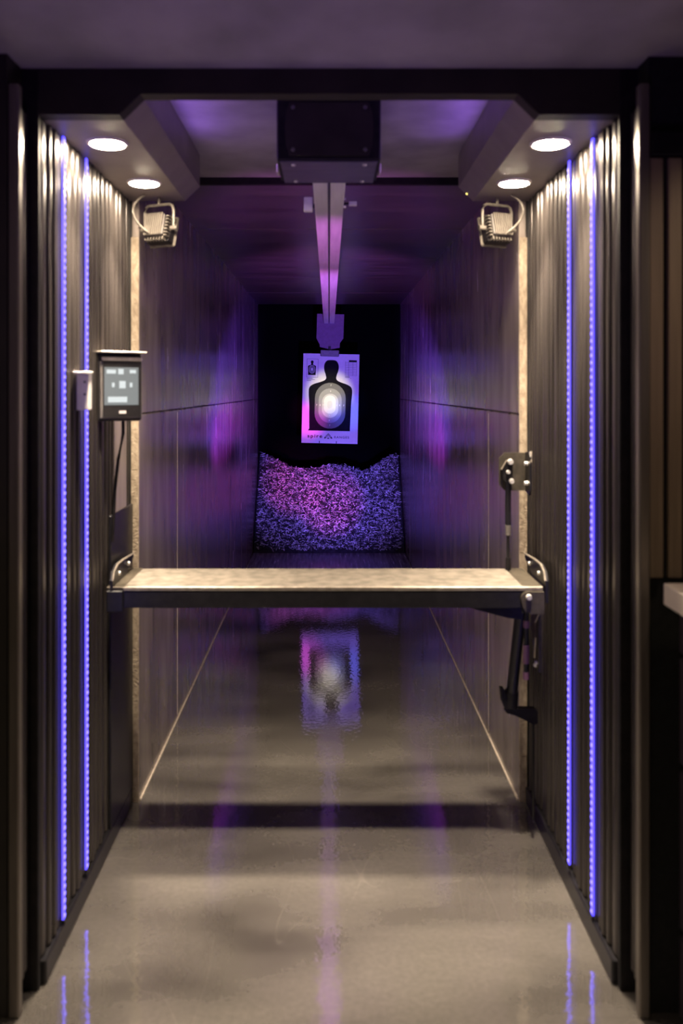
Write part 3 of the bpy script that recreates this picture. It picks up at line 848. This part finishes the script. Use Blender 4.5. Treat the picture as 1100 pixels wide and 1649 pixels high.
# small key target, upper left
def frame(name, x0, x1, y0, y1, t, layer, mat):
    bm = new_bm()
    for a in ((x0, x1, y0, y0 + t), (x0, x1, y1 - t, y1), (x0, x0 + t, y0 + t, y1 - t), (x1 - t, x1, y0 + t, y1 - t)):
        add_prism(bm, [T(a[0], a[2]), T(a[1], a[2]), T(a[1], a[3]), T(a[0], a[3])], 'y', -layer * .0016, -layer * .0016 + .0006)
    return part(name, bm, mat, tg)
frame('key_frame', 147, 273, 610, 815, 3, 1, 'inkgrey')
S = 74 / 470.0
mini = [(205 + (x - 415) * 0.185, 628 + (y - 618) * 0.205) for x, y in outline]
sheet('key_silhouette', mini, 1, 'ink', tg)
for i, (a, b, c, d, mt) in enumerate(((174, 238, 680, 772, 'ring2'), (179, 233, 686, 766, 'ink'), (186, 226, 694, 758, 'ring2'), (191, 221, 700, 752, 'ink'), (197, 215, 708, 744, 'ring3'))):
    sheet('key_ring', capsule(a, b, c, d, 8), 2 + i, mt, tg)
for yy, xa, xb in ((826, 150, 215), (838, 150, 240), (848, 150, 200)):
    sheet('key_caption', [(xa, yy), (xb, yy), (xb, yy + 4), (xa, yy + 4)], 1, 'inkgrey', tg)
# score table, upper right
sheet('table_header', [(612, 616), (700, 616), (700, 637), (612, 637)], 1, 'ink', tg)
for yy in np.linspace(640, 784, 9):
    sheet('table_line', [(573, yy), (700, yy), (700, yy + 2.5), (573, yy + 2.5)], 1, 'inkgrey', tg)
for xx in (573, 610, 656, 698):
    sheet('table_line', [(xx, 630), (xx + 2.5, 630), (xx + 2.5, 790), (xx, 790)], 2, 'inkgrey', tg)
for xx, yy, w_ in ((573, 797, 50), (573, 806, 50), (632, 815, 8)):
    sheet('table_caption', [(xx, yy), (xx + w_, yy), (xx + w_, yy + 4), (xx, yy + 4)], 1, 'inkgrey', tg)

# ------------------------------------------------------------------ bullet trap: apron plate and rubber bank
bm = new_bm()
add_prism(bm, [(7.95, 0.001), (8.0, 0.005), (8.88, 0.034), (8.90, 0.030), (8.90, 0.001)], 'x', -.776, .776)
tag(obj('trap_apron', bm, 'apron'), 'smooth violet lit plate on the floor in front of the rubber bank', 'plate')

def bank_z(x, y):
    """height of the rubber bank"""
    t = np.clip((y - 8.90) / (9.72 - 8.90), 0, 1.4)
    ax = np.abs(x)
    crest = 0.80 + 0.012 * np.cos(x * 9.0 - 0.5) + 0.17 * np.clip((ax - 0.38) / 0.4, 0, 1) ** 1.2
    crest = crest - 0.03 * np.exp(-((x - 0.40) / 0.10) ** 2) + 0.02 * np.exp(-((x - 0.08) / 0.15) ** 2)
    z = 0.03 + crest * (t ** 0.92)
    return np.where(t > 1.0, 0.03 + crest * (1 - (t - 1) * 0.9), z)
nx, ny = 60, 60
xs = np.linspace(-.773, .773, nx); ys = np.linspace(8.902, 10.3, ny)
X, Y = np.meshgrid(xs, ys)
Z = bank_z(X, Y) - 0.012 + rng.normal(0, 0.004, X.shape)
vts = np.stack([X, Y, Z], -1).reshape(-1, 3)
fcs = [(j * nx + i, j * nx + i + 1, (j + 1) * nx + i + 1, (j + 1) * nx + i) for j in range(ny - 1) for i in range(nx - 1)]
# skirt down to the floor in front
base = len(vts)
vts = np.concatenate([vts, np.stack([xs, np.full(nx, 8.902), np.full(nx, 0.001)], -1)])
fcs += [(base + i, base + i + 1, i + 1, i) for i in range(nx - 1)]
me = bpy.data.meshes.new('rubber_bank')
me.from_pydata(vts.tolist(), [], fcs); me.materials.append(M['rubber_bed'])
bank = link('rubber_bank', me)
tag(bank, 'sloping bank of shredded rubber lit pink and blue under the target', 'rubber bank')
bank['kind'] = 'stuff'
# the loose shreds
NCH = 15000
px = rng.uniform(-.756, .756, NCH); py = 8.925 + (10.0 - 8.925) * rng.random(NCH)
pz = bank_z(px, py) + rng.normal(0.002, 0.006, NCH)
tmpl = np.array([(-1, -.5, -.5), (1, -.4, -.5), (1, .5, -.5), (-1, .4, -.5), (-.8, -.5, .5), (.9, -.5, .4), (.8, .4, .5), (-.9, .5, .6)], float)
tf = [(0, 3, 2, 1), (4, 5, 6, 7), (0, 1, 5, 4), (1, 2, 6, 5), (2, 3, 7, 6), (3, 0, 4, 7)]
V = np.zeros((NCH, 8, 3))
for i in range(NCH):
    a, b, c = rng.uniform(0, 2 * PI), rng.normal(0, 0.5), rng.normal(0, 0.5)
    ca_, sa_, cb, sb_, cc, sc_ = math.cos(a), math.sin(a), math.cos(b), math.sin(b), math.cos(c), math.sin(c)
    R = np.array([[ca_, -sa_, 0], [sa_, ca_, 0], [0, 0, 1]]) @ np.array([[cb, 0, sb_], [0, 1, 0], [-sb_, 0, cb]]) @ np.array([[1, 0, 0], [0, cc, -sc_], [0, sc_, cc]])
    s_ = np.array([rng.uniform(.012, .027), rng.uniform(.0045, .009), rng.uniform(.004, .008)])
    V[i] = (tmpl * (1 + rng.normal(0, .08, tmpl.shape))) * s_ @ R.T + (px[i], py[i], pz[i])
ff = [tuple(8 * i + k for k in f) for i in range(NCH) for f in tf]
me = bpy.data.meshes.new('rubber_shreds')
me.from_pydata(V.reshape(-1, 3).tolist(), [], ff); me.materials.append(M['rubber'])
sh_ = link('rubber_shreds', me); sh_.parent = bank; sh_['kind'] = 'stuff'

# ------------------------------------------------------------------ lounge cabinet at the right edge
cb = thing('drawer_cabinet', 'dark drawer cabinet with pale edge pulls at the right edge', 'cabinet', (1.25, 1.75, 0))
def CP(name, bm, mat, parent=None):
    o = obj(name, bm, mat, None)
    o.parent = parent or cb
    o.matrix_parent_inverse = cb.matrix_basis.inverted()
    return o
CX, CY0, CY1 = 0.935, 1.10, 2.325
CP('body', bx(CX + .02, 1.58, CY0, CY1, 0.0, 1.125, 0.003), 'cabinet')
for z0, z1 in ((0.705, 0.985), (0.265, 0.685), (0.03, 0.245)):
    d = CP('drawer', bx(CX, CX + .0195, CY0 + .004, CY1 - .004, z0, z1, 0.003), 'cabinet')
    h = CP('pull', bx(CX - .036, CX + .012, CY0 + .03, CY1 - .02, z1 + .001, z1 + .010, 0.002), 'alu')
    h.parent = d; h.matrix_parent_inverse = cb.matrix_basis.inverted()
CP('top_panel', bx(CX, CX + .0195, CY0 + .004, CY1 - .004, 1.0, 1.12, 0.003), 'cabinet')
tag(obj('countertop', bx(0.895, 1.62, CY0 - .02, CY1 + .005, 1.1255, 1.183, 0.004, seg=2), 'stone'), 'pale stone countertop on the dark drawer cabinet', 'countertop')
